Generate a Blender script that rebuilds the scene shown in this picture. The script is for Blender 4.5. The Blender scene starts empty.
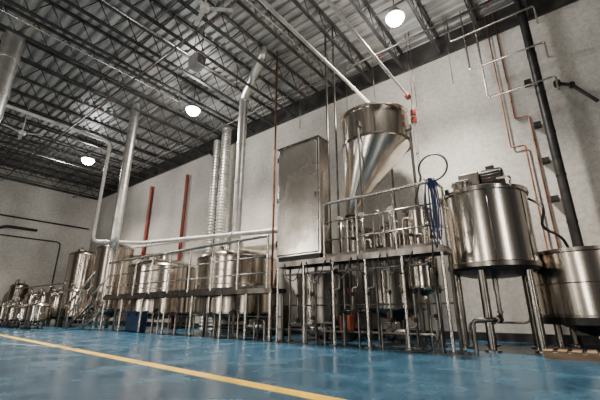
import bpy, bmesh, math, random
from mathutils import Vector, Matrix
random.seed(7)
C = bpy.context.scene.collection
PI = math.pi
# ------------------------------------------------------------------ camera geometry
H = 0.75; F = 350.0; PITCH = math.radians(17.74); YAW = math.radians(38)
def ray(u, v):
    r = (u-300)/F; up = (200-v)/F
    f = math.cos(PITCH)-math.sin(PITCH)*up; z = math.sin(PITCH)+math.cos(PITCH)*up
    return Vector((-f*math.sin(YAW)+r*math.cos(YAW), f*math.cos(YAW)+r*math.sin(YAW), z))
def atY(u, v, Y):
    d = ray(u, v); t = Y/d.y
    return Vector((d.x*t, Y, H+d.z*t))
def atZ(u, v, Z):
    d = ray(u, v); t = (Z-H)/d.z
    return Vector((d.x*t, d.y*t, Z))
cam = bpy.data.cameras.new('camera'); co = bpy.data.objects.new('camera', cam); C.objects.link(co)
co.location = (0, 0, H); co.rotation_euler = (PI/2+PITCH, 0, YAW)
cam.sensor_width = 36; cam.lens = 36*F/600; cam.clip_end = 200
bpy.context.scene.camera = co

# ------------------------------------------------------------------ materials
def mat(name, col, rough=.5, metal=0, col2=None, scale=(3,3,3), detail=5, rough2=None, bump=0, emit=0, lo=.35, hi=.65, coat=0):
    m = bpy.data.materials.new(name); m.use_nodes = True
    nt = m.node_tree; b = nt.nodes['Principled BSDF']; L = nt.links.new
    b.inputs['Base Color'].default_value = (*col, 1); b.inputs['Roughness'].default_value = rough
    b.inputs['Metallic'].default_value = metal
    if emit:
        b.inputs['Emission Color'].default_value = (*col, 1); b.inputs['Emission Strength'].default_value = emit
        return m
    tc = nt.nodes.new('ShaderNodeTexCoord'); mp = nt.nodes.new('ShaderNodeMapping'); n = nt.nodes.new('ShaderNodeTexNoise')
    mp.inputs['Scale'].default_value = scale; n.inputs['Scale'].default_value = 1; n.inputs['Detail'].default_value = detail
    L(tc.outputs['Object'], mp.inputs[0]); L(mp.outputs[0], n.inputs['Vector'])
    r = nt.nodes.new('ShaderNodeValToRGB'); r.color_ramp.elements[0].position = lo; r.color_ramp.elements[1].position = hi
    c2 = col2 or tuple(c*.7 for c in col)
    r.color_ramp.elements[0].color = (*c2, 1); r.color_ramp.elements[1].color = (*col, 1)
    L(n.outputs[0], r.inputs[0]); L(r.outputs[0], b.inputs['Base Color'])
    if rough2 is not None:
        mr = nt.nodes.new('ShaderNodeMapRange'); mr.inputs[1].default_value = lo; mr.inputs[2].default_value = hi
        mr.inputs[3].default_value = rough2; mr.inputs[4].default_value = rough
        L(n.outputs[0], mr.inputs[0]); L(mr.outputs[0], b.inputs['Roughness'])
    if bump:
        bp = nt.nodes.new('ShaderNodeBump'); bp.inputs['Strength'].default_value = bump; bp.inputs['Distance'].default_value = .02
        L(n.outputs[0], bp.inputs['Height']); L(bp.outputs[0], b.inputs['Normal'])
    return m
STEEL = mat('brushed_steel', (.84,.765,.68), .17, 1, (.36,.315,.265), (7,7,.12), 6, .25, 0, 0, .36, .62)
STEELK = mat('kettle_steel', (.68,.595,.505), .17, 1, (.24,.205,.17), (6,6,.12), 6, .26, 0, 0, .36, .62)
STEELC = mat('satin_steel', (.84,.77,.69), .21, 1, (.50,.45,.395), (3,3,.3), 5, .28, 0, 0, .3, .7)
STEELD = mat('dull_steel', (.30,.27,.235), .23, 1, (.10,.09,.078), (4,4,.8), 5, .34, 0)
PIPE = mat('pipe_steel', (.66,.605,.54), .2, 1, (.40,.36,.315), (4,4,2), 4, .28, 0, 0, .3, .7)
PIPED = mat('dark_pipe_steel', (.28,.25,.22), .28, 1, (.12,.106,.09), (4,4,2), 5, .38)  # darker tone of the pipe steel
FRAME = mat('frame_steel', (.17,.152,.137), .38, .9, (.07,.063,.055), (5,5,3), 5, .5)
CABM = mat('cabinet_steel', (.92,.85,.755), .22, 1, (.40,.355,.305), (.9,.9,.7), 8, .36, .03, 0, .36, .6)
DARK = mat('dark_metal', (.035,.032,.03), .45, .7, (.015,.015,.015), (5,5,5))
JOIST = mat('joist_paint', (.07,.067,.063), .4, .5, (.028,.027,.026), (2,2,2))
BLACK = mat('black_rubber', (.012,.012,.014), .5)
WHITEP = mat('white_insulation', (.60,.57,.52), .45, .1, (.40,.38,.345), (3,3,3))
RED = mat('red_paint', (.25,.03,.015), .4, .1, (.13,.02,.012), (4,4,2))
COPPER = mat('copper', (.36,.16,.09), .35, .9, (.2,.09,.055), (4,4,3))
BLUE = mat('blue_hose', (.010,.035,.13), .35, 0, (.005,.015,.06), (6,6,6))
BLUEP = mat('blue_plastic', (.010,.035,.10), .45, 0, (.006,.02,.05), (4,4,4))
ORANGE = mat('orange_plastic', (.38,.05,.015), .45)
GRATE = mat('deck_plate', (.08,.072,.065), .5, .9, (.035,.031,.028), (14,14,14), 5)
WOOD = mat('pallet_wood', (.30,.19,.11), .75, 0, (.15,.095,.055), (2,14,9), 5)
ALU = mat('duct_aluminium', (.72,.69,.64), .33, .95, (.46,.44,.405), (2,2,4), 4, .42, 0, 0, .3, .7)
HEATER = mat('heater_enamel', (.34,.33,.31), .5, .2)
LAMP = mat('lamp_lens', (1,.97,.9), emit=60)
YEL = mat('yellow_line_paint', (.92,.52,.0), .45, 0, (.46,.27,.01), (2.5,2.5,2.5), 9, None, 0, 0, .34, .52)
FADE = mat('pale_line_paint', (.38,.37,.30), .5, 0, (.10,.15,.18), (3,3,3), 8)
def mulnoise(m, scale, lo, hi, c, detail=8, rough=.7, stretch=None):
    nt = m.node_tree; b = nt.nodes['Principled BSDF']; L = nt.links.new
    src = b.inputs['Base Color'].links[0].from_socket
    tc = [n for n in nt.nodes if n.type=='TEX_COORD'][0]
    n2 = nt.nodes.new('ShaderNodeTexNoise'); n2.inputs['Scale'].default_value = scale; n2.inputs['Detail'].default_value = detail; n2.inputs['Roughness'].default_value = rough
    if stretch:
        mp = nt.nodes.new('ShaderNodeMapping'); mp.inputs['Scale'].default_value = stretch
        L(tc.outputs['Object'], mp.inputs[0]); L(mp.outputs[0], n2.inputs['Vector'])
    else: L(tc.outputs['Object'], n2.inputs['Vector'])
    r2 = nt.nodes.new('ShaderNodeValToRGB'); r2.color_ramp.elements[0].position = lo; r2.color_ramp.elements[1].position = hi
    r2.color_ramp.elements[0].color = (*c, 1)
    L(n2.outputs[0], r2.inputs[0])
    m2 = nt.nodes.new('ShaderNodeMixRGB'); m2.blend_type = 'MULTIPLY'; m2.inputs[0].default_value = 1
    L(src, m2.inputs[1]); L(r2.outputs[0], m2.inputs[2]); L(m2.outputs[0], b.inputs['Base Color'])
WALL = mat('painted_concrete', (.64,.60,.535), .7, 0, (.26,.245,.22), (.3,.3,.25), 9, None, .15, 0, .3, .7)
mulnoise(WALL, 7, .32, .6, (.66,.65,.64), 8, .75)
mulnoise(WALL, 22, .35, .55, (.78,.78,.78), 5, .7)
FLOOR = mat('blue_epoxy', (.036,.125,.195), .29, 0, (.020,.080,.132), (1.6,1.6,1.6), 10, .2, 0, 0, .36, .62)
mulnoise(FLOOR, 6, .42, .54, (.55,.57,.6), 10, .9)
mulnoise(FLOOR, 26, .43, .50, (.24,.27,.31), 8, .95)
ROOF = mat('roof_deck', (.40,.392,.375), .45, .4, (.19,.186,.178), (.6,4,1), 6)

# ------------------------------------------------------------------ builders (everything authored in world coordinates)
ORG = {}
def thing(name, label, cat, loc, group=None):
    o = bpy.data.objects.new(name, None); C.objects.link(o); o.location = loc; o.empty_display_size = .2
    o['label'] = label; o['category'] = cat
    if group: o['group'] = group
    ORG[o.name] = Vector(loc); return o
def fillet(pts, rad, n=4):
    pts = [Vector(p) for p in pts]; out = [pts[0]]
    for i in range(1, len(pts)-1):
        a, b, c = pts[i-1], pts[i], pts[i+1]
        d1 = (a-b); d2 = (c-b); q = min(rad, d1.length*.45, d2.length*.45)
        p0 = b+d1.normalized()*q; p2 = b+d2.normalized()*q
        for k in range(n+1):
            t = k/n; out.append(p0*(1-t)**2+b*2*t*(1-t)+p2*t*t)
    out.append(pts[-1]); return out
class B:
    def __init__(s): s.bm = bmesh.new()
    def box(s, a, b, rz=0, piv=None):
        x0,y0,z0 = a; x1,y1,z1 = b
        vs = [s.bm.verts.new(v) for v in ((x0,y0,z0),(x1,y0,z0),(x1,y1,z0),(x0,y1,z0),(x0,y0,z1),(x1,y0,z1),(x1,y1,z1),(x0,y1,z1))]
        for f in ((0,3,2,1),(4,5,6,7),(0,1,5,4),(1,2,6,5),(2,3,7,6),(3,0,4,7)): s.bm.faces.new([vs[i] for i in f])
        if rz:
            p = piv or ((x0+x1)/2,(y0+y1)/2,0)
            bmesh.ops.rotate(s.bm, verts=vs, cent=p, matrix=Matrix.Rotation(rz,3,'Z'))
        return s
    def tube(s, pts, r, n=10, closed=False, cap=True):
        pts = [Vector(p) for p in pts]; N = len(pts); rings = []
        rs = r if isinstance(r, (list,tuple)) else [r]*N
        prev = None
        for i, p in enumerate(pts):
            if closed: t = pts[(i+1)%N]-pts[i-1]
            else: t = pts[min(i+1,N-1)]-pts[max(i-1,0)]
            if t.length < 1e-9: t = Vector((0,0,1))
            t.normalize()
            if prev is None:
                a = Vector((0,0,1)) if abs(t.z) < .9 else Vector((1,0,0))
                u = t.cross(a).normalized()
            else:
                u = (prev-t*prev.dot(t))
                u = u.normalized() if u.length > 1e-6 else t.orthogonal().normalized()
            prev = u; w = t.cross(u)
            rings.append([s.bm.verts.new(p+(u*math.cos(2*PI*k/n)+w*math.sin(2*PI*k/n))*rs[i]) for k in range(n)])
        M = N if closed else N-1
        for i in range(M):
            A, Bb = rings[i], rings[(i+1)%N]
            for k in range(n):
                f = s.bm.faces.new((A[k],A[(k+1)%n],Bb[(k+1)%n],Bb[k])); f.smooth = True
        if cap and not closed:
            s.bm.faces.new(rings[0][::-1]); s.bm.faces.new(rings[-1])
        return s
    def lathe(s, prof, x, y, n=40):
        rings = []
        for q in prof:
            r, z = q[0], q[1]; ox, oy = (q[2], q[3]) if len(q) > 2 else (0,0)
            if r < 1e-4: rings.append([s.bm.verts.new((x+ox,y+oy,z))])
            else: rings.append([s.bm.verts.new((x+ox+r*math.cos(2*PI*k/n), y+oy+r*math.sin(2*PI*k/n), z)) for k in range(n)])
        for A, D in zip(rings, rings[1:]):
            for k in range(n):
                k2 = (k+1)%n
                if len(A)==1 and len(D)==1: continue
                if len(A)==1: f = s.bm.faces.new((A[0],D[k2],D[k]))
                elif len(D)==1: f = s.bm.faces.new((A[k],A[k2],D[0]))
                else: f = s.bm.faces.new((A[k],A[k2],D[k2],D[k]))
                f.smooth = True
        return s
    def out(s, name, m, parent=None, label=None, cat=None, group=None, kind=None, origin=None, bevel=0):
        bmesh.ops.recalc_face_normals(s.bm, faces=s.bm.faces)
        if bevel:
            bmesh.ops.bevel(s.bm, geom=[e for e in s.bm.edges if len(e.link_faces)==2 and e.calc_face_angle(0) > 1], offset=bevel, segments=2, affect='EDGES', profile=.5)
        for e in s.bm.edges:
            if len(e.link_faces)==2 and e.calc_face_angle(0) > .65: e.smooth = False
        if parent is not None:
            root = parent
            while root.parent: root = root.parent
            org = ORG[root.name]
        elif origin is not None: org = Vector(origin)
        else:
            xs = [v.co for v in s.bm.verts]
            org = Vector(((min(v.x for v in xs)+max(v.x for v in xs))/2, (min(v.y for v in xs)+max(v.y for v in xs))/2, min(v.z for v in xs)))
        bmesh.ops.translate(s.bm, verts=s.bm.verts, vec=-org)
        me = bpy.data.meshes.new(name); s.bm.to_mesh(me); s.bm.free(); me.materials.append(m)
        o = bpy.data.objects.new(name, me); C.objects.link(o)
        if parent is not None: o.parent = parent
        else: o.location = org; ORG[o.name] = org
        if label: o['label'] = label
        if cat: o['category'] = cat
        if group: o['group'] = group
        if kind: o['kind'] = kind
        return o
def cyl(p0, p1, r, n=14): return B().tube([p0,p1], r, n)
def dup(root, loc, label=None):
    def cp(o, par):
        c = o.copy(); C.objects.link(c)
        if par: c.parent = par
        for ch in o.children: cp(ch, c)
        return c
    r = cp(root, None); r.location = loc; ORG[r.name] = Vector(loc)
    if label: r['label'] = label
    return r

# ------------------------------------------------------------------ the room
YW = 11.2; XE = -29.5; ZC = 10.2; X1 = 9.0; Y0 = -8.0
B().box((XE,Y0,-.2),(X1,YW,0)).out('floor', FLOOR, kind='structure', origin=(0,0,0))
B().box((XE-.2,YW,-.2),(X1,YW+.25,ZC+.3)).out('wall_back', WALL, kind='structure', origin=(1.2,YW,0))
B().box((XE-.25,Y0,-.2),(XE,YW,ZC+.3)).out('wall_left', WALL, kind='structure', origin=(XE,0,0))
b = B(); y = Y0; prof = []
while y < YW-.01:
    prof += [(y,ZC),(y+.14,ZC),(y+.17,ZC+.07),(y+.27,ZC+.07),(y+.30,ZC)]; y += .32
v0 = [b.bm.verts.new((XE,p[0],p[1])) for p in prof]; v1 = [b.bm.verts.new((X1,p[0],p[1])) for p in prof]
for i in range(len(prof)-1): b.bm.faces.new((v0[i],v0[i+1],v1[i+1],v1[i]))
b.out('ceiling', ROOF, kind='structure', origin=(0,0,ZC))
B().box((XE,YW-.08,9.35),(X1,YW,9.5)).box((XE,YW-.05,9.5),(X1,YW,ZC)).out('trim_1', JOIST, kind='structure')
B().box((XE,Y0,9.35),(XE+.08,YW-.08,9.5)).out('trim_2', JOIST, kind='structure')
B().box((XE,YW-.03,0),(X1,YW,.22)).out('baseboard_back', DARK, kind='structure')
def strip(p, q, w, name, m, label):
    d = (q-p).normalized(); nrm = Vector((-d.y,d.x,0))
    b = B(); vs = [b.bm.verts.new(v) for v in (p-nrm*w, q-nrm*w, q+nrm*w, p+nrm*w)]
    f = b.bm.faces.new(vs); r = bmesh.ops.extrude_face_region(b.bm, geom=[f])
    bmesh.ops.translate(b.bm, verts=[g for g in r['geom'] if isinstance(g,bmesh.types.BMVert)], vec=(0,0,.003))
    b.out(name, m, label=label, cat='floor marking')
a0 = atZ(0,335,0); a1 = atZ(330,400,0); d = (a1-a0).normalized()
strip(a0-d*8, a1+d*5, .095, 'floor_line', YEL, 'worn yellow line painted diagonally across the blue floor')
c0 = atZ(0,343,0); c1 = atZ(80,349,0); d2 = (c1-c0).normalized()
strip(c0-d2*4, c1, .035, 'faded_floor_line', FADE, 'faint pale line on the blue floor beside the yellow one')

# roof joists
def joist(x):
    t = thing('roof_joist', 'dark open-web steel joist spanning under the roof deck', 'joist', (x,YW,ZC), 'open-web roof joists')
    B().box((x-.055,Y0,ZC-.08),(x+.055,YW-.1,ZC-.01)).out('top_chord', JOIST, t)
    for s in (-1,1): B().box((x+(.012 if s>0 else -.055),Y0,ZC-.80),(x+(.055 if s>0 else -.012),YW-.1,ZC-.745)).out('bottom_chord', JOIST, t)
    b = B(); y = Y0+.1; k = 0
    while y < YW-.6:
        za, zb = (ZC-.76, ZC-.06) if k%2 else (ZC-.06, ZC-.76)
        b.tube([(x,y,za),(x,y+.45,zb)], .019, 5); y += .45; k += 1
    b.out('web', JOIST, t); return t
j0 = joist(-28.8)
for i in range(1, 28): dup(j0, (-28.8+i*1.32, YW, ZC))
for y in (-2.5, 1.0, 4.4, 8.2):
    g = thing('joist_bridging', 'thin steel bridging rods tying the roof joists together', 'bridging', (XE,y,ZC-.7), 'joist bridging rods')
    cyl((XE+.1,y,ZC-.70),(X1,y,ZC-.70),.018,5).out('rod', JOIST, g)
    cyl((XE+.1,y,ZC-.14),(X1,y,ZC-.14),.018,5).out('rod', JOIST, g)

# ------------------------------------------------------------------ high-bay lights, fans, heater
LP = [((395,18),'round bright lamp high above the big hopper, nearest of the three',1.1),((193,110),'round bright lamp on the ceiling beyond the kinked stack, middle of the three',1.2),((88,160),'round bright lamp farthest away near the end wall',1.35)]
for (uv, lab, k) in LP:
    p = atZ(*uv, 9.0)
    t = thing('high_bay_light', lab, 'ceiling light', p, 'high-bay lamps')
    B().lathe([(.25*k,p.z+.0),(.27*k,p.z+.02),(.20*k,p.z+.16),(.10,p.z+.22),(.10,p.z+.40),(0,p.z+.42)], p.x,p.y,24).out('reflector', ALU, t)
    P = [(0,p.z-.20*k)]+[(.235*k*math.sin(q*PI/16), p.z+.01-.21*k*math.cos(q*PI/16)) for q in range(1,9)]+[(0,p.z+.02)]
    B().lathe(P, p.x,p.y,24).out('lens', LAMP, t)
    cyl((p.x,p.y,p.z+.4),(p.x,p.y,ZC-.02),.015,6).out('hanger', DARK, t)
def fan(u, v, lab, rot, L=.85):
    p = atZ(u, v, 8.7)
    t = thing('ceiling_fan', lab, 'ceiling fan', p, 'white ceiling fans')
    cyl((p.x,p.y,p.z+.1),(p.x,p.y,ZC-.02),.02,8).out('downrod', WHITEP, t)
    B().lathe([(0,p.z-.10),(.10,p.z-.09),(.14,p.z-.02),(.13,p.z+.08),(.05,p.z+.14),(0,p.z+.14)],p.x,p.y,20).out('motor_housing', WHITEP, t)
    for k in range(3):
        a = rot+k*2*PI/3
        B().box((p.x+.11,p.y-.05,p.z-.01),(p.x+L,p.y+.07,p.z+.01), a, (p.x,p.y,0)).out('blade', WHITEP, t)
fan(205,8,'white three-blade ceiling fan at the top of the picture, the nearer one',.75,.75)
fan(22,133,'white three-blade ceiling fan by the far left wall',.9)
p = atZ(197,62,8.6)
t = thing('unit_heater','boxy grey unit heater hanging from the joists beside the nearer ceiling fan','heater',p)
B().box((p.x-.24,p.y-.18,p.z-.22),(p.x+.24,p.y+.18,p.z+.22)).out('casing', HEATER, t, bevel=.02)
b = B()
for k in range(6): b.box((p.x+.24,p.y-.15,p.z-.18+k*.06),(p.x+.26,p.y+.15,p.z-.155+k*.06))
b.out('louvre', DARK, t)
for s in (-1,1): cyl((p.x,p.y+s*.14,p.z+.22),(p.x,p.y+s*.14,ZC-.02),.012,6).out('hanger_rod', DARK, t)

# ------------------------------------------------------------------ vessels
def legs(t, x, y, R, z0, zt, n, r, a0=.4, m=STEEL):
    for k in range(n):
        a = a0+2*PI*k/n; px, py = x+R*math.cos(a), y+R*math.sin(a)
        lg = cyl((px,py,z0+.03),(px,py,zt), r, 14).out('leg', m, t)
        B().lathe([(0,z0),(r*1.9,z0),(r*1.9,z0+.03),(r*.9,z0+.05)],px,py,14).out('foot_plate', m, lg)
def vessel(name, label, x, y, r, zb, zt, dome=.4, cone=.3, nleg=4, lr=.07, group=None, a0=.4, m=STEEL, manway=True, chim=0, n=48, side=None, cat='tank', legm=None):
    t = thing(name, label, cat, (x,y,0), group)
    B().lathe([(r,zb),(r,zt)],x,y,n).out('shell', m, t)
    P = []
    for k in range(9):
        a = k/8*PI/2; P.append((r*math.cos(a)*.995 if k<8 else .0, zt+dome*math.sin(a)))
    B().lathe(P,x,y,n).out('domed_top', m, t)
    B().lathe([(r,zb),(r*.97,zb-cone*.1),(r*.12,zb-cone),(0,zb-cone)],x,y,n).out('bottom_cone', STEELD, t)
    for z in (zb+.01, zt-.02):
        B().lathe([(r,z-.03),(r+.018,z-.025),(r+.018,z+.025),(r,z+.03)],x,y,n).out('rim_band', STEELD, t)
    B().lathe([(r+.001,(zb+zt)/2-.012),(r+.006,(zb+zt)/2),(r+.001,(zb+zt)/2+.012)],x,y,n).out('weld_seam', STEELD, t)
    if nleg: legs(t,x,y,r*.82,0,zb-cone*.05,nleg,lr,a0,legm or m)
    cyl((x,y,zb-cone-.05),(x,y,zb-cone+.02),.05,10).out('outlet', PIPE, t)
    if manway:
        mx, my = x+r*.45*math.cos(-1.2), y+r*.45*math.sin(-1.2); mz = zt+dome*.8
        mw = B().lathe([(r*.22,mz-.15),(r*.22,mz+.04),(r*.25,mz+.05),(r*.25,mz+.08),(r*.15,mz+.12),(0,mz+.13)],mx,my,24).out('manway', m, t)
        B().tube([(mx+.09*math.cos(q*PI/7),my+.09*math.sin(q*PI/7),mz+.2) for q in range(14)],.012,6,True).tube([(mx,my,mz+.1),(mx,my,mz+.2)],.012,6).out('hand_wheel', DARK, mw)
    if chim:
        B().lathe([(chim+.05,zt+dome*.7),(chim+.04,zt+dome+.06),(chim,zt+dome+.12),(chim,zt+dome+.3)],x,y,24).out('vent_collar', m, t)
    if side is not None:
        a = side; dx, dy = math.cos(a), math.sin(a); z = zb+(zt-zb)*.35
        sw = B().tube([(x+dx*(r-.03),y+dy*(r-.03),z),(x+dx*(r+.06),y+dy*(r+.06),z)], r*.24, 20).out('side_manway', m, t)
        B().tube([(x+dx*(r+.08)-dy*r*.2,y+dy*(r+.08)+dx*r*.2,z),(x+dx*(r+.08)+dy*r*.2,y+dy*(r+.08)-dx*r*.2,z)],.015,6).out('clamp_bar', DARK, sw)
        B().tube(fillet([(x+dx*r*.5,y+dy*r*.5,zt+dome*.7),(x+dx*r*.5,y+dy*r*.5,zt+dome+.2),(x+dx*(r+.1),y+dy*(r+.1),zt+dome+.2),(x+dx*(r+.1),y+dy*(r+.1),zb-.1)],.1),.018,8).out('vent_tube', PIPED, t)
        B().tube([(x-dy*r*.4,y+dx*r*.4,zt+dome*.7),(x-dy*r*.4,y+dx*r*.4,zt+dome+.16)],.03,8).out('relief_valve', PIPED, t)
    return t
vessel('brew_kettle','wide domed steel kettle behind the low platform, with the kinked stack rising from it',-10.7,9.61,1.56,.7,2.72,.42,.3,4,.06,'kettles behind the low platform',chim=.22,m=STEELK,legm=FRAME,n=64)
vessel('brew_kettle','wide domed steel kettle behind the low platform, nearer the stairs',-16.1,9.61,1.56,.7,2.8,.42,.3,4,.06,'kettles behind the low platform',chim=.2,m=STEELK,legm=FRAME,n=64)
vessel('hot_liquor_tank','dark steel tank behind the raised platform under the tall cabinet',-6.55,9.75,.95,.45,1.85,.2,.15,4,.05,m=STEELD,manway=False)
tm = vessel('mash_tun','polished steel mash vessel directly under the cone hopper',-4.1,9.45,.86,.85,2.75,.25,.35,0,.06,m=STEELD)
legs(tm,-4.1,9.45,.7,0,.95,4,.045,.2,FRAME)
vessel('small_process_tank','slim upright steel tank behind the railing with the blue hose',-2.95,8.62,.36,1.3,3.2,.12,.2,3,.03,n=32,manway=False,m=STEELK,legm=FRAME)
# big tank
X,Y_ = -1.50,9.05
t = thing('agitated_tank','large brushed steel tank on thick legs with a motor on its lid','tank',(X,Y_,0))
R = .92
B().lathe([(R,1.66),(R,3.34)],X,Y_,72).out('shell', STEEL, t)
B().lathe([(R+.02,3.31),(R+.05,3.32),(R+.05,3.40),(R,3.41),(R*.9,3.46),(.25,3.60),(0,3.60)],X,Y_,72).out('lid', STEEL, t)
B().lathe([(R,1.66),(R+.03,1.66),(R+.03,1.75),(R,1.77)],X,Y_,72).out('base_band', STEELD, t)
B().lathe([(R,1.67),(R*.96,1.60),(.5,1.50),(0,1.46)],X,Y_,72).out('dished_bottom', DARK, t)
for k in range(3):
    a = -.4-k*.9; B().tube([(X+(R+.004)*math.cos(a),Y_+(R+.004)*math.sin(a),1.77),(X+(R+.004)*math.cos(a),Y_+(R+.004)*math.sin(a),3.31)],.008,5).out('weld_seam', STEELD, t)
legs(t,X,Y_,.78,0,1.64,5,.08,-.45,STEELD)
g = B().lathe([(.24,3.59),(.24,3.68),(.18,3.69),(.18,3.86),(0,3.88)],X-.16,Y_,24).out('gearbox', DARK, t)
B().box((X-.42,Y_-.18,3.68),(X+.05,Y_+.18,4.02)).out('gearbox_case', FRAME, g, bevel=.03)
mo = B().tube([(X+.05,Y_,3.86),(X+.10,Y_,3.86),(X+.52,Y_,3.86),(X+.55,Y_,3.86)],[.12,.18,.18,.15],24).out('motor', DARK, t)
b = B()
for k in range(16):
    a = 2*PI*k/16; c, s = math.cos(a), math.sin(a)
    b.tube([(X+.1,Y_+c*.185,3.86+s*.185),(X+.5,Y_+c*.185,3.86+s*.185)],.01,4)
b.out('cooling_fin', FRAME, mo)
B().box((X+.2,Y_-.08,4.03),(X+.38,Y_+.08,4.12)).out('terminal_box', DARK, mo)
mw = B().lathe([(.2,3.5),(.2,3.60),(.23,3.61),(.23,3.65),(0,3.68)],X-.30,Y_-.48,24).out('manway', STEEL, t)
B().tube(fillet([(X-.50,Y_-.48,3.66),(X-.50,Y_-.48,3.74),(X-.12,Y_-.48,3.74),(X-.12,Y_-.48,3.66)],.05),.012,6).out('handle', DARK, mw)
cyl((X,Y_,1.2),(X,Y_,1.5),.06,12).out('drain_pipe', PIPED, t)
B().tube(fillet([(X+.7,Y_-.65,3.35),(X+.74,Y_-.70,3.56),(X+.45,Y_-.4,3.66)],.08),.025,8).out('spray_pipe', PIPE, t)
for a in (-.9,-2.2):
    B().box((X+(R+.05)*math.cos(a)-.04,Y_+(R+.05)*math.sin(a)-.04,3.36),(X+(R+.05)*math.cos(a)+.04,Y_+(R+.05)*math.sin(a)+.04,3.48)).out('lid_clamp', DARK, t)
# right tank
XR, YR, RR = .12, 10.12, 1.0
t = vessel('storage_tank','dark-bellied steel tank at the right edge of the picture',XR,YR,RR,.66,1.98,.1,.4,4,.07,None,.6,manway=False,n=56,m=STEELK,legm=STEELD)
B().lathe([(RR+.02,1.94),(RR+.05,1.95),(RR+.05,2.02),(RR,2.03)],XR,YR,56).out('top_flange', STEELD, t)
B().lathe([(RR+.01,.50),(RR+.01,.68)],XR,YR,56).out('skirt', DARK, t)
# pallet
t = thing('pallet','wooden pallet on the floor in front of the right-hand tank','pallet',(-.0,8.1,0))
for k in range(3): B().box((-.72,7.66+k*.34,0),(.62,7.76+k*.34,.1)).out('stringer', WOOD, t)
for k in range(7): B().box((-.72+k*.2,7.64,.1),(-.59+k*.2,8.46,.125)).out('deck_board', WOOD, t)
# cone hopper
X,Y_ = -4.2,9.2
t = thing('grain_hopper','tall steel hopper with a lopsided cone above the raised platform','hopper',(X,Y_,0))
RH = 1.04; OX, OY = -.78, -.40
B().lathe([(RH,5.58),(RH,6.5)],X,Y_,72).out('barrel', STEELK, t)
B().lathe([(RH,5.58),(.16,3.56,OX,OY),(.12,3.48,OX,OY)],X,Y_,72).out('cone', STEELC, t)
B().lathe([(RH,5.53),(RH+.025,5.55),(RH+.025,5.61),(RH,5.62)],X,Y_,64).out('girth_band', STEELD, t)
B().lathe([(RH,6.46),(RH+.05,6.47),(RH+.05,6.54),(RH-.02,6.55),(.3,6.68),(0,6.68)],X,Y_,64).out('lid', STEEL, t)
for a in (-PI/2+.45,-PI/2-.5):
    B().tube([(X+(RH+.005)*math.cos(a),Y_+(RH+.005)*math.sin(a),6.45),(X+(RH+.005)*math.cos(a),Y_+(RH+.005)*math.sin(a),5.58),(X+OX+.165*math.cos(a),Y_+OY+.165*math.sin(a),3.56)],.008,6).out('seam', STEELD, t)
v = B().lathe([(.12,3.50),(.17,3.49),(.17,3.44),(.10,3.43),(.10,3.32),(.15,3.31),(.15,3.24),(.09,3.23),(.09,3.18),(0,3.16)],X+OX,Y_+OY,24).out('slide_valve', FRAME, t)
B().box((X+OX-.26,Y_+OY-.1,3.35),(X+OX+.26,Y_+OY+.1,3.40)).out('gate_plate', DARK, v)
B().tube(fillet([(X+OX,Y_+OY,3.22),(X+OX,Y_+OY,3.08),(X-.2,Y_-.1,2.96),(X-.1,Y_+.0,2.8)],.1),.09,14).out('discharge_chute', PIPED, t)
for k in range(4):
    a = -PI/2+k*PI/2; px, py = X+1.1*math.cos(a), Y_+1.1*math.sin(a)
    lg = cyl((px,py,0),(px,py,6.0),.03 if k==0 else .04,10).out('leg', FRAME, t)
    B().box((px-.07,py-.07,0),(px+.07,py+.07,.02)).out('foot_plate', FRAME, lg)
    qx, qy = X+1.03*math.cos(a), Y_+1.03*math.sin(a)
    B().box((min(px,qx)-.05,min(py,qy)-.05,5.85),(max(px,qx)+.05,max(py,qy)+.05,6.0)).out('mounting_lug', FRAME, t)

# left tanks
for i,(x,z,lab) in enumerate(((-21.4,4.3,'tall steel fermenter just left of the stairs, nearest of the two tall ones'),(-25.4,4.3,'tall steel fermenter near the end wall, farther of the two tall ones'))):
    vessel('fermenter',lab,x,9.6,1.0,.9,z,.3,.6,4,.06,'tall fermenters by the end wall',n=40,manway=True,m=STEELK)
vessel('conditioning_tank','medium upright tank against the end wall at the left edge',-28.7,7.2,.5,.9,2.3,.25,.4,4,.05,None,n=28,side=-.5,m=STEELD)
nm = ['nearest the stairs','second from the stairs','third from the stairs','fourth from the stairs','fifth from the stairs','sixth from the stairs','seventh from the stairs','eighth from the stairs','ninth from the stairs','farthest from the stairs']
for i in range(10):
    x, y = -20.2-i*.86, 6.0+(i%2)*.10
    t = vessel('serving_tank','squat low steel tank on a frame in the front floor row, '+nm[i], x, y, .41, .38, 1.02-.05*(i%3), .16, .12, 4, .028, 'squat tanks in the front row at left', side=-.5-.12*i, n=28, m=STEELK if i%2 else STEEL, legm=FRAME)
    for s in (-1,1): B().box((x-.42,y+s*.34-.02,.14),(x+.42,y+s*.34+.02,.18)).out('frame_rail', FRAME, t)
for i in range(7):
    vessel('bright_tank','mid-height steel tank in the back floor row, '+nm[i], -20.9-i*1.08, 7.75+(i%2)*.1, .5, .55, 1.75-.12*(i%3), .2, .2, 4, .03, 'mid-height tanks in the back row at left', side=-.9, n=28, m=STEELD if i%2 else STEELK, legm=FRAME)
for i in range(3):
    x, y = -19.9+i*.5, 8.5
    t = thing('beer_keg',['steel keg on the floor behind the stairs, left one','steel keg on the floor behind the stairs, middle one','steel keg on the floor behind the stairs, right one'][i],'keg',(x,y,0),'kegs by the stairs')
    B().lathe([(.17,0),(.2,.02),(.2,.1),(.19,.12),(.205,.16),(.205,.28),(.215,.3),(.205,.32),(.205,.46),(.19,.5),(.2,.52),(.2,.6),(.18,.6),(.16,.53),(0,.54)],x,y,24).out('body', STEELD, t)
    cyl((x,y,.53),(x,y,.57),.04,10).out('spear_valve', DARK, t)

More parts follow.
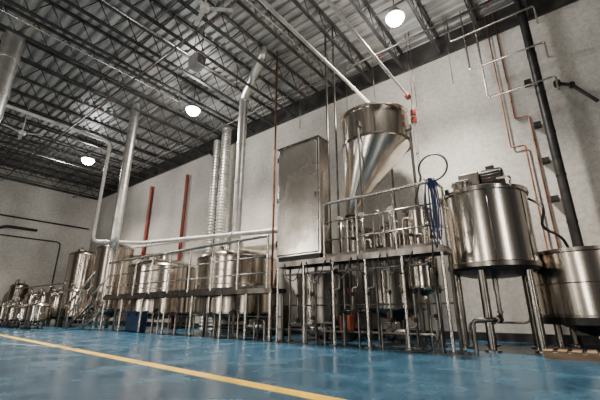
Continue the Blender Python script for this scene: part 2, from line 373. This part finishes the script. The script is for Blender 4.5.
# ------------------------------------------------------------------ platforms
def platform(label, x0, x1, y0, y1, z, xs, rx0, rx1, nposts, rh=1.42, endrail=False, bh=.11, lr=.034, tr=.036):
    t = thing('work_platform', label, 'platform', ((x0+x1)/2,(y0+y1)/2,0), 'steel work platforms')
    B().box((x0,y0+.02,z-.03),(x1,y1,z)).out('deck_plate', GRATE, t)
    B().box((x0,y0,z-bh),(x1,y0+.04,z+.02)).out('edge_beam', PIPED, t)
    B().box((x0,y1-.04,z-bh),(x1,y1,z-.03)).out('edge_beam', FRAME, t)
    for x in (x0, x1-.04): B().box((x,y0+.04,z-bh),(x+.04,y1-.04,z-.03)).out('end_beam', FRAME, t)
    for x in xs:
        B().box((x,y0+.04,z-bh),(x+.04,y1-.04,z-.03)).out('cross_beam', FRAME, t)
        for y in (y0+.05, y1-.06):
            lg = cyl((x+.02,y,.02),(x+.02,y,z-bh),lr,12).out('leg', PIPE if y<y0+.2 else FRAME, t)
            B().box((x-.06,y-.07,0),(x+.10,y+.07,.02)).out('foot_plate', FRAME, lg)
    cyl((xs[0]+.02,y1-.06,z*.45),(xs[-1]+.02,y1-.06,z*.45),.022,6).out('cross_rail', FRAME, t)
    ps = [rx0+(rx1-rx0)*i/(nposts-1) for i in range(nposts)]
    for x in ps: cyl((x,y0+.03,z),(x,y0+.03,z+rh),tr*.75,10).out('railing_post', PIPE, t)
    cyl((rx0-.02,y0+.03,z+rh),(rx1+.02,y0+.03,z+rh),tr,10).out('top_rail', PIPE, t)
    for h in (.45,.92): cyl((rx0,y0+.03,z+h),(rx1,y0+.03,z+h),tr*.6,8).out('mid_rail', PIPE, t)
    B().box((rx0,y0+.05,z+.02),(rx1,y0+.06,z+.10)).out('kick_plate', FRAME, t)
    if endrail:
        for h,r in ((rh,tr),(.92,.022),(.45,.022)): cyl((rx1,y0+.03,z+h),(rx1,y1-.03,z+h),r,8).out('end_rail', PIPE, t)
        cyl((rx1,y1-.03,z),(rx1,y1-.03,z+rh),.028,10).out('railing_post', PIPE, t)
    return t
platform('long low steel work platform with railing in front of the two kettles',-16.9,-6.75,7.35,8.0,1.38,[-16.8,-15.2,-13.6,-12.0,-10.4,-8.9,-7.8,-6.85],-16.85,-6.95,9,1.5,lr=.042,tr=.048,bh=.12)
platform('raised steel work platform carrying the tall cabinet and the blue hose',-6.7,-2.05,7.38,8.02,2.05,[-6.6,-5.7,-4.8,-3.9,-3.0,-2.14],-5.0,-2.1,4,1.42,True,.12)
t = thing('stairs','steel stairs climbing to the left end of the low platform','stairs',(-17.8,7.2,0))
for y in (6.85,7.55):
    b = B(); vs = [b.bm.verts.new(v) for v in ((-19.4,y,0),(-19.0,y,0),(-16.92,y,1.06),(-16.92,y,1.38))]
    f = b.bm.faces.new(vs); r = bmesh.ops.extrude_face_region(b.bm, geom=[f])
    bmesh.ops.translate(b.bm, verts=[g for g in r['geom'] if isinstance(g,bmesh.types.BMVert)], vec=(0,.06,0))
    b.out('stringer', PIPE, t)
    for xx,zz in ((-19.1,.15),(-18.0,.75)): cyl((xx,y+.02,zz),(xx,y+.02,zz+1.05),.04,8).out('rail_post', PIPE, t)
    cyl((-19.2,y+.02,1.13),(-16.95,y+.02,2.45),.048,8).out('handrail', PIPE, t)
    cyl((-19.1,y+.02,.65),(-16.95,y+.02,1.9),.028,8).out('mid_rail', PIPE, t)
for k in range(6):
    B().box((-19.05+k*.36,6.91,.17+k*.2),(-18.72+k*.36,7.55,.22+k*.2)).out('step', PIPE, t)

# ------------------------------------------------------------------ electrical cabinet
t = thing('control_cabinet','tall brushed steel electrical cabinet standing on the raised platform','cabinet',(-5.88,7.7,2.06))
x0,x1,y0,y1,z0,z1 = -6.66,-5.14,7.44,7.92,2.2,5.55
B().box((x0,y0,z0),(x1,y1,z1)).out('body', CABM, t, bevel=.02)
B().box((x0+.05,y0+.03,2.06),(x1-.05,y1-.03,z0)).out('plinth', DARK, t)
d = B().box((x0+.05,y0-.035,z0+.06),(x1-.05,y0-.001,z1-.06)).out('door', CABM, t, bevel=.012)
B().box((x0+.03,y0-.006,z0+.04),(x1-.03,y0+.01,z1-.04)).out('door_gasket', DARK, t)
B().box((x1,y0+.02,z0+.02),(x1+.012,y1-.02,z1-.02)).out('shaded_side_sheet', STEELD, t)  # added sheet of darker steel, paints shade onto the cabinet's right face
B().box((x1-.12,y0-.05,3.75),(x1-.095,y0-.035,3.9)).out('handle', STEELD, d)
B().lathe([(.0,z1),(.07,z1),(.07,z1+.08),(0,z1+.09)],x1-.3,7.7,16).out('cable_gland', DARK, t)
for z in (2.6,3.9,5.2): B().box((x0-.015,y0-.03,z-.08),(x0+.03,y0,z+.08)).out('hinge', FRAME, t)
B().box((x0-.03,y0-.05,z1),(x1+.03,y1+.02,z1+.03)).out('drip_cap', STEELD, t)
B().box((x1+.012,y0+.12,3.0),(x1+.025,y1-.1,3.6)).out('side_vent', DARK, t)

# ------------------------------------------------------------------ pipes
def pipe(name, label, pts, r, m=PIPE, rad=.15, group=None, clamps=(), n=10, valves=(), cat='pipe', cm=None):
    t = thing(name, label, cat, Vector(pts[0]), group)
    P = fillet(pts, rad); B().tube(P, r, n).out('tube', m, t)
    L = [0]
    for a, b in zip(P, P[1:]): L.append(L[-1]+(b-a).length)
    def pt(f):
        s = f*L[-1]
        for i in range(len(P)-1):
            if L[i+1] >= s:
                q = (s-L[i])/max(L[i+1]-L[i],1e-6); return P[i].lerp(P[i+1], q), (P[i+1]-P[i]).normalized()
        return P[-1], (P[-1]-P[-2]).normalized()
    for f in clamps:
        c, d = pt(f); w = max(.02, r*.3)
        B().tube([c-d*w, c+d*w], r*1.4 if r < .1 else r*1.08, max(n,10)).out('clamp', cm or m, t)
    for f in valves:
        c, d = pt(f)
        v = B().tube([c-d*.05,c-d*.03,c+d*.03,c+d*.05],[r*1.3,r*1.9,r*1.9,r*1.3],12).out('valve', DARK, t)
        o = d.orthogonal().normalized()
        if o.y > 0: o = -o
        B().tube([c, c+o*(r+.07), c+o*(r+.09)+d*.15],.012,6).out('valve_handle', DARK if random.random()<.75 else RED, v)
    return t
pipe('exhaust_stack','straight thick silver stack at left, dropping beside the stairs and turning to the fermenter',[(-15.1,6.65,ZC-.02),(-15.1,6.65,3.45),(-20.95,9.2,4.5)],.19,ALU,.35,'silver exhaust stacks',(.08,.2,.32,.44,.75),24,cat='stack')
pa = atY(244,97,8.75); pb = atZ(262,58,9.75)
pipe('exhaust_stack','kinked silver exhaust stack rising from the kettle to the roof',[(pa.x,8.75,2.85),(pa.x,8.75,pa.z-.05),(pb.x,pb.y,9.78),(pb.x,pb.y,ZC-.02)],.175,ALU,.25,'silver exhaust stacks',(.12,.3,.48,.66,.82),24,cat='stack')
def flex(x, y, z0, z1, r, lab):
    P = []; z = z0
    while z < z1: P += [(r*.82,z),(r,z+.035),(r,z+.085),(r*.82,z+.12)]; z += .15
    B().lathe(P,x,y,24).out('flexible_duct', ALU, label=lab, cat='duct', group='flexible ducts')
flex(-12.6,10.15,0,9.5,.24,'ribbed silver flexible duct against the wall, right one of the pair')
flex(-13.3,10.15,0,9.1,.18,'ribbed silver flexible duct against the wall, left one of the pair')
pipe('vent_pipe','dark round vent pipe on the wall left of the ribbed ducts, bent at the top',[(-14.1,11.07,0),(-14.1,11.07,8.6),(-15.0,11.07,9.3)],.12,DARK,clamps=(.3,.6,.9),n=14)
pipe('vent_pipe','slim dark vent pipe on the wall left of the thicker dark one',[(-14.6,11.1,0),(-14.6,11.1,8.0)],.06,DARK,clamps=(.3,.6),n=12)
for u,v0_,v1_,lab in ((182,176,250,'red painted vertical pipe on the wall, nearer the ribbed ducts'),(146,188,250,'red painted vertical pipe on the wall, nearer the silver column')):
    p = atY(u,(v0_+v1_)/2,10.95); q = atY(u,v0_,10.95)
    pipe('red_pipe',lab,[(p.x,11.06,0),(p.x,11.06,q.z)],.10,RED,.2,'red wall pipes',(.45,.97),14)
pipe('copper_pipe','thin copper pipe dropping from the roof behind the tall cabinet',[(-7.42,8.1,ZC-.02),(-7.42,8.1,0)],.036,COPPER,.1,None,(.2,.4,.6,.8),8)
pipe('conduit','grey conduit dropping from the roof into the back of the tall cabinet',[(-5.28,8.15,ZC-.02),(-5.28,8.15,0)],.035,FRAME,.1,'cabinet conduits',(.2,.5,.8),8)
pipe('conduit','second grey conduit dropping beside the tall cabinet',[(-5.08,8.3,ZC-.02),(-5.08,8.3,0)],.03,FRAME,.1,'cabinet conduits',(.3,.6),8)
pipe('insulated_pipe','white insulated pipe coming down from the roof and running above the kettles',[(-18.2,-1,9.3),(-18.2,7,9.3),(-18.2,7,4.0),(-15.9,8.3,3.85),(-7.2,8.3,3.25),(-7.2,8.3,0)],.08,WHITEP,.3,None,(.1,.2,.3,.5,.6,.7,.8),14)
pipe('insulated_pipe','thinner pale pipe running along the wall behind the kettles',[(-24,10.72,4.7),(-7.6,10.72,4.0),(-7.6,10.72,0)],.07,WHITEP,.3,None,(.2,.4,.6),10)
pipe('ventilation_duct','fat round duct dropping from the roof at the upper left corner',[(-14.3,1.72,ZC-.02),(-14.3,1.72,6.5),(-14.3,.6,6.0)],.30,ALU,.5,None,(.2,.5),24,cat='duct')
pipe('grain_feed_pipe','pale overhead pipe slanting from the top of the picture to the hopper lid',[(-4.2,-1,7.05),(-4.2,9.2,7.05),(-4.2,9.2,6.66)],.042,WHITEP,.2,None,(.3,.5,.7,.85,.95),10)
p = pipe('steam_pipe','pale overhead pipe ending in red fittings right of the hopper',[(-2.95,-1,6.75),(-2.95,9.2,6.75),(-2.95,9.2,0)],.038,WHITEP,.12,None,(.3,.5,.7),10)
for z in (6.35,6.1): B().tube([(-2.95,9.2,z-.08),(-2.95,9.2,z+.08)],.085,12).out('red_fitting', RED, p, label='red pipe fitting')
B().tube([(-2.95,8.75,6.75),(-2.95,8.95,6.75)],.085,12).out('red_fitting', RED, p, label='red pipe fitting')
pipe('drop_pipe','thick dark pipe running from the roof down into the right-hand tank',[(.13,10.6,ZC-.02),(.13,10.6,2.03)],.11,DARK,.2,None,(.15,.3,.45,.6,.75,.9),16)
for k,dx in enumerate((-.62,-.85)):
    pipe('copper_pipe',['thin copper pipe on the wall, nearest the thick dark pipe','thin copper wall pipe, just left of the one nearest the thick dark pipe'][k],[(dx,11.14-.05*k,ZC-.02),(dx,11.14-.05*k,6.2-k*.9),(dx+.35,11.14-.05*k,6.2-k*.9),(dx+.35,11.14-.05*k,2.0)],.022,COPPER,.08,'right-hand copper pipes',(.2,.4,.6,.8),8)
for k,z in enumerate((3.6,4.7,5.8,7.2)):
    t = thing('junction_box',['small dark box on the wall just above the right-hand tank','small dark box on the wall, second above the right-hand tank','small dark box on the wall, third above the right-hand tank','small dark box on the wall, topmost beside the thick dark pipe'][k],'junction box',(-.11,11.19,z-.07),'wall junction boxes')
    B().box((-.20,10.98,z-.07),(-.02,11.2,z+.07)).out('box', DARK, t, bevel=.01)
for i,(u0,v0_,u1,v1_) in enumerate(((450,42,535,12),(470,70,545,44),(488,98,556,78))):
    yy = 10.35+.04*i; a = atY(u0,v0_,yy); c = atY(u1,v1_,yy)
    pipe('hanging_pipe',['uppermost short horizontal pipe hung on the wall above the big tank','middle short horizontal pipe hung on the wall above the big tank','lowest short horizontal pipe hung on the wall above the big tank'][i],[(a.x,yy,ZC-.02),(a.x,yy,a.z),(c.x,yy,a.z),(c.x+.03,11.2,a.z)],.028,PIPE,.08,'short hung pipes',(.3,.6),8)
p0, p1, p2 = atY(557,83,11.08), atY(572,85,10.85), atY(598,101,10.8)
t = thing('extraction_arm','short dark jointed wall fitting at the right edge','extraction arm',(p0.x,11.19,p0.z))
B().tube(fillet([p0,p1,p2],.1),.042,14).out('arm', DARK, t)
B().tube([(p0.x,11.195,p0.z),(p0.x,11.02,p0.z)],.085,16).out('swivel', DARK, t)
B().tube([p1+Vector((0,.06,0)),p1-Vector((0,.08,0))],.07,16).out('elbow_joint', DARK, t)
for i,(u,v) in enumerate(((345,60),(372,60),(408,60),(415,90),(300,60),(448,50))):
    p = atY(u,v,10.2); zb = (7.0,8.0,7.5)[i%3]
    pipe('hanger_rod','thin vertical rod hanging from the roof joists near the hopper',[(p.x,10.2,ZC-.02),(p.x,10.2,zb)],.014,PIPED,.05,'thin hanger rods',(.98,),6)
for i,(y,z,lab) in enumerate(((5.0,9.2,'long sprinkler pipe under the joists in line with the unit heater'),(9.4,9.15,'long sprinkler pipe under the joists close to the back wall'))):
    t = pipe('sprinkler_pipe',lab,[(XE,y,z),(3.5,y,z)],.035,FRAME,.1,'sprinkler pipes',(.1,.3,.5,.7,.9),8)
    for k in range(9):
        x = -27+k*3.3; B().tube([(x,y,z),(x,y,z-.14),(x,y,z-.145),(x,y,z-.16)],[.012,.012,.04,.04],8).out('sprinkler_head', RED, t)
        cyl((x+.4,y,z),(x+.4,y,ZC),.01,5).out('hanger', FRAME, t)
for i,(x,z) in enumerate(((-12,9.27),(-9.3,9.3),(-23,9.27),(-6.0,9.28))):
    pipe('conduit',['grey conduit crossing under the joists near the upper left corner','grey conduit crossing under the joists above the kinked stack','grey conduit crossing under the joists near the end wall','grey conduit crossing under the joists above the tall cabinet'][i],[(x,-2,z),(x,7.0+.8*i,z),(x,7+.8*i,ZC-.02)],.026,PIPE,.1,'ceiling conduits',(.3,.6),8)
# end wall pipes
pipe('wall_pipe','upper dark pipe running straight across the end wall',[(XE+.09,-1,6.9),(XE+.09,10.9,6.9)],.05,DARK,.3,'end wall pipes',(.3,.6,.8),10)
pipe('wall_pipe','lower dark pipe running across the end wall and dropping in the corner',[(XE+.08,-1,5.6),(XE+.08,9.2,5.6),(XE+.08,9.2,0)],.04,DARK,.3,'end wall pipes',(.3,.6,.8),10)
pipe('wall_pipe','dark vertical pipe at the left end wall with a long upper elbow',[(XE+.15,7.6,6.2),(XE+.15,5.6,6.2),(XE+.15,5.0,5.3),(XE+.15,5.0,0)],.09,DARK,.5,'end wall pipes',(.3,.7),12)
pipe('header_pipe','horizontal steel pipe above the rows of squat tanks at left',[(-19.8,6.75,0),(-19.8,6.75,2.1),(-27.3,6.75,2.1)],.03,PIPED,.12,None,[k/10 for k in range(1,10)],8)

# ------------------------------------------------------------------ process piping
rnd = random.Random(5)
G1 = 'process pipes behind the raised railing'; G2 = 'process pipes below the raised platform'; G3 = 'process pipes below the low platform'
for i in range(10):
    xa = -4.98+i*.26; ya = 8.09+.045*(i%3); zt = 2.5+rnd.random()*.8; xb = xa+.17; 
    pipe('process_pipe','bent polished pipe with valves behind the raised platform railing',[(xa,ya,1.9),(xa,ya,zt),(xb,ya,zt),(xb,ya,1.9)],.024+.01*rnd.random(),PIPE if i%2 else PIPED,.08,G1,(.15,.6,.8),10,(.72,) if i%2 else (.85,))
for i in range(8):
    xa = -6.35+i*.53; ya = 7.64+.07*(i%4); z1 = 1.2+rnd.random()*.45; z2 = .4+rnd.random()*.4; xb = xa+.22+.1*rnd.random(); xc = xb+.15
    pipe('process_pipe','bent steel pipe among the legs of the raised platform',[(xa,ya,0),(xa,ya,z2),(xb,ya,z2),(xb,ya,z1),(xc,ya+.02,z1),(xc,ya+.02,1.92)],.018+.010*rnd.random(),PIPED,.08,G2,(.2,.5,.8),10,(.35,.62))
for i in range(6):
    xa = -13.2+i*1.1; z1 = .5+rnd.random()*.4
    pipe('process_pipe','bent steel pipe among the legs of the low platform',[(xa,7.7,0),(xa,7.7,z1),(xa+.4,7.7,z1),(xa+.4,7.7,0)],.03,PIPED,.1,G3,(.3,.6),8,(.5,))
pipe('header_pipe','long steel header pipe low along the floor behind both platforms',[(-16.2,8.04,0),(-16.2,8.04,.28),(-2.6,8.04,.28),(-2.6,8.04,0)],.03,PIPED,.1,None,[k/14 for k in range(1,14)],10)
pipe('header_pipe','long steel pipe hung just under the raised deck',[(-6.5,7.55,1.72),(-2.35,7.55,1.72),(-2.35,7.55,0)],.03,PIPED,.12,None,(.2,.4,.6,.8),10,(.3,.7))
pipe('tank_outlet_pipe','steel pipe leading from below the big tank towards the raised platform',[(-1.50,9.05,1.2),(-1.50,9.05,.6),(-1.50,8.2,.6),(-1.9,8.2,.6),(-1.9,8.2,0)],.045,PIPED,.15,None,(.2,.5,.8),12,(.35,))
pipe('tank_outlet_pipe','steel pipe bent behind the big tank with a tall riser',[(-2.5,10.4,0),(-2.5,10.4,.5),(-1.1,10.45,.5),(-1.1,10.45,3.2)],.03,PIPED,.15,None,(.2,.5,.8),10)
def pump(x, y, lab, z=0):
    t = thing('centrifugal_pump', lab, 'pump', (x,y,z), 'floor pumps')
    B().box((x-.32,y-.13,z),(x+.3,y+.13,z+.05)).out('base', DARK, t)
    B().tube([(x-.05,y,z+.24),(x+.0,y,z+.24),(x+.26,y,z+.24),(x+.30,y,z+.24)],[.09,.13,.13,.1],18).out('motor', FRAME, t)
    h = B().tube([(x-.26,y,z+.24),(x-.24,y,z+.24),(x-.12,y,z+.24),(x-.05,y,z+.24)],[.12,.15,.15,.08],20).out('pump_head', STEELD, t)
    cyl((x-.19,y-.06,z+.34),(x-.19,y-.06,z+.52),.035,10).out('outlet', PIPED, h)
    for q in (.02,.19): B().box((x+q,y-.09,z+.05),(x+q+.06,y+.09,z+.13)).out('bracket', DARK, t)
pump(-5.9,8.4,'floor pump behind the raised platform under the tall cabinet')
pump(-3.6,8.36,'floor pump behind the right half of the raised platform')
pump(-8.3,8.35,'floor pump behind the low platform near the cabinet')
t = thing('plate_heat_exchanger','boxy plate heat exchanger behind the low platform beside the cabinet','heat exchanger',(-8.1,9.2,0))
ox, oy = -3.4, 1.6
for x in (-4.95,-4.45): B().box((x+ox,7.5+oy,.1),(x+.05+ox,7.82+oy,.95)).out('end_plate', STEELD, t)
b = B()
for k in range(11): b.box((-4.88+k*.038+ox,7.53+oy,.16),(-4.862+k*.038+ox,7.79+oy,.9))
b.out('plate_pack', FRAME, t)
for y in (7.55,7.77):
    for z in (.2,.85): cyl((-5.0+ox,y+oy,z),(-4.32+ox,y+oy,z),.014,6).out('tie_rod', PIPED, t)
for x in (-4.95,-4.45): B().box((x+ox,7.5+oy,0),(x+.05+ox,7.82+oy,.1)).out('foot', DARK, t)
x, y = -5.2, 8.72
t = thing('tool_case','small orange-red case on a stand beneath the raised platform','case',(x,y,0))
B().box((x-.17,y-.12,.28),(x+.17,y+.12,.66)).out('body', ORANGE, t, bevel=.02); B().box((x-.13,y-.1,0),(x+.13,y+.1,.28)).out('stand', DARK, t)
B().tube(fillet([(x-.1,y,.65),(x-.1,y,.74),(x+.1,y,.74),(x+.1,y,.65)],.03),.012,6).out('handle', BLACK, t)
x, y = -14.3, 7.68
t = thing('plastic_tote','dark blue lidded plastic tote on the floor under the low platform','container',(x,y,0))
B().box((x-.50,y-.22,0),(x+.50,y+.16,.72)).out('body', BLUEP, t, bevel=.05)
B().box((x-.53,y-.24,.72),(x+.53,y+.17,.78)).out('lid', BLUEP, t, bevel=.015)
for s in (-1,1): B().box((x+s*.3-.08,y-.26,.6),(x+s*.3+.08,y-.22,.7)).out('latch', BLACK, t)
# blue hose bundle
x, y = -2.12, 7.32
P = []; NN = 252; LP_N = 7
for k in range(NN):
    ph = k/NN; i = int(ph*LP_N); a = ph*2*PI*LP_N
    w = (.035+.02*((i*3)%4)); hgt = .52+.08*((i*5)%4)
    cz = 3.50-hgt
    P.append((x+w*math.sin(a)+.028*((i*7)%5-2), y-.02-.012*i-.03*math.sin(a), cz+hgt*math.cos(a)))
Q = [Vector(p) for p in P]
for _ in range(3): Q = [Q[0]]+[(Q[j-1]+Q[j]*2+Q[j+1])/4 for j in range(1,len(Q)-1)]+[Q[-1]]
B().tube(Q,.014,7).out('water_hose', BLUE, label='loose coils of dark blue hose hanging over the raised railing corner', cat='hose', origin=(x,y,2.4))
P = fillet([(x-.12,7.30,3.45),(x-.2,7.28,2.9),(x-.1,7.28,2.3),(x-.18,7.3,1.5),(x-.1,7.3,.5),(x-.3,7.2,.02),(x-1,7.0,.02)],.3,6)
B().tube(P,.016,8).out('water_hose', BLACK, label='black hose hanging down the corner of the raised platform to the floor', cat='hose')
c = atY(433,168,8.66)
P = [Vector((-2.95,8.62,3.32)),Vector((-2.95,8.62,3.5))]+[Vector((c.x+.36*math.cos(a),8.62,c.z+.36*math.sin(a))) for a in [PI+.5-k*(2*PI-.3)/30 for k in range(31)]]+[Vector((c.x-.1,8.58,c.z-.55))]
B().tube(P,.026,8).out('loop_hose', BLACK, label='black hose standing in a loop above the slim tank', cat='hose')
for i in range(5):
    x = -6.3+i*.75
    P = fillet([(x,7.37,2.0),(x+.1,7.33,1.6),(x+.4,7.33,1.5),(x+.6,7.37,2.0)],.2,6)
    B().tube(P,.014,6).out('cable', BLACK, label='sagging black cable loop under the edge of the raised platform', cat='cable', group='sagging cables')
P = fillet([(-.60,9.5,3.3),(-.3,9.25,3.0),(-.45,9.1,2.5),(-.12,9.0,2.25),(-.05,9.35,2.02)],.2,5)
B().tube(P,.03,8).out('loop_hose', BLACK, label='black hose between the big tank and the right-hand tank', cat='hose')
for i,x in enumerate((-4.75,-4.1,-3.3)):
    t = thing('pressure_gauge',['round dial gauge on a post behind the raised railing, nearest the cabinet','round dial gauge on a post behind the raised railing, middle one','round dial gauge on a post behind the raised railing, nearest the blue hose'][i],'gauge',(x,7.85,2.05),'dial gauges')
    cyl((x,7.85,2.05),(x,7.85,3.05),.018,8).out('stem', PIPE, t)
    B().tube([(x,7.83,3.12),(x,7.76,3.12)],.085,20).out('dial_case', STEEL, t)
    B().tube([(x,7.76,3.12),(x,7.755,3.12)],.07,20).out('dial_face', WHITEP, t)
# ------------------------------------------------------------------ lights
def area(loc, rot, sx, sy, e, col=(1,.95,.87)):
    l = bpy.data.lights.new('area','AREA'); l.shape = 'RECTANGLE'; l.energy = e; l.size = sx; l.size_y = sy; l.color = col
    o = bpy.data.objects.new('streak_light', l); C.objects.link(o); o.location = loc; o.rotation_euler = rot
def spot(loc, e, ang=150, s=.25, tilt=0):
    l = bpy.data.lights.new('lamp','SPOT'); l.energy = e; l.shadow_soft_size = s; l.color = (1,.945,.855); l.spot_size = math.radians(ang); l.spot_blend = .9
    o = bpy.data.objects.new('spot_light', l); C.objects.link(o); o.location = loc
for (uv, lab, k), e, ang in zip(LP, (6600,7800,7600), (122,122,135)):
    p = atZ(*uv, 9.0); spot((p.x,p.y,8.72), e, ang, .2)
    l = bpy.data.lights.new('glow','POINT'); l.energy = 440; l.shadow_soft_size = .3; o = bpy.data.objects.new('glow_light', l); C.objects.link(o); o.location = (p.x,p.y,8.62)
for x,e in ((-24,800),(-14,700),(-5,400)): spot((x,-1.5,8.7), e, 140)  # added row of overhead spots out of view, without lamp fixtures
for (x,y,rz,e) in ((-17,-7,-.1,430),(-9,-7.3,0,380),(-2,-7.5,.1,460),(8.5,1,1.2,380)):
    area((x,y,3.8),(math.radians(90),0,rz),.8,6.4,e)  # added tall strip lights out of view, for vertical streak highlights on the steel
w = bpy.data.worlds.new('world'); bpy.context.scene.world = w; w.use_nodes = True
w.node_tree.nodes['Background'].inputs[0].default_value = (.54,.53,.51,1); w.node_tree.nodes['Background'].inputs[1].default_value = .075
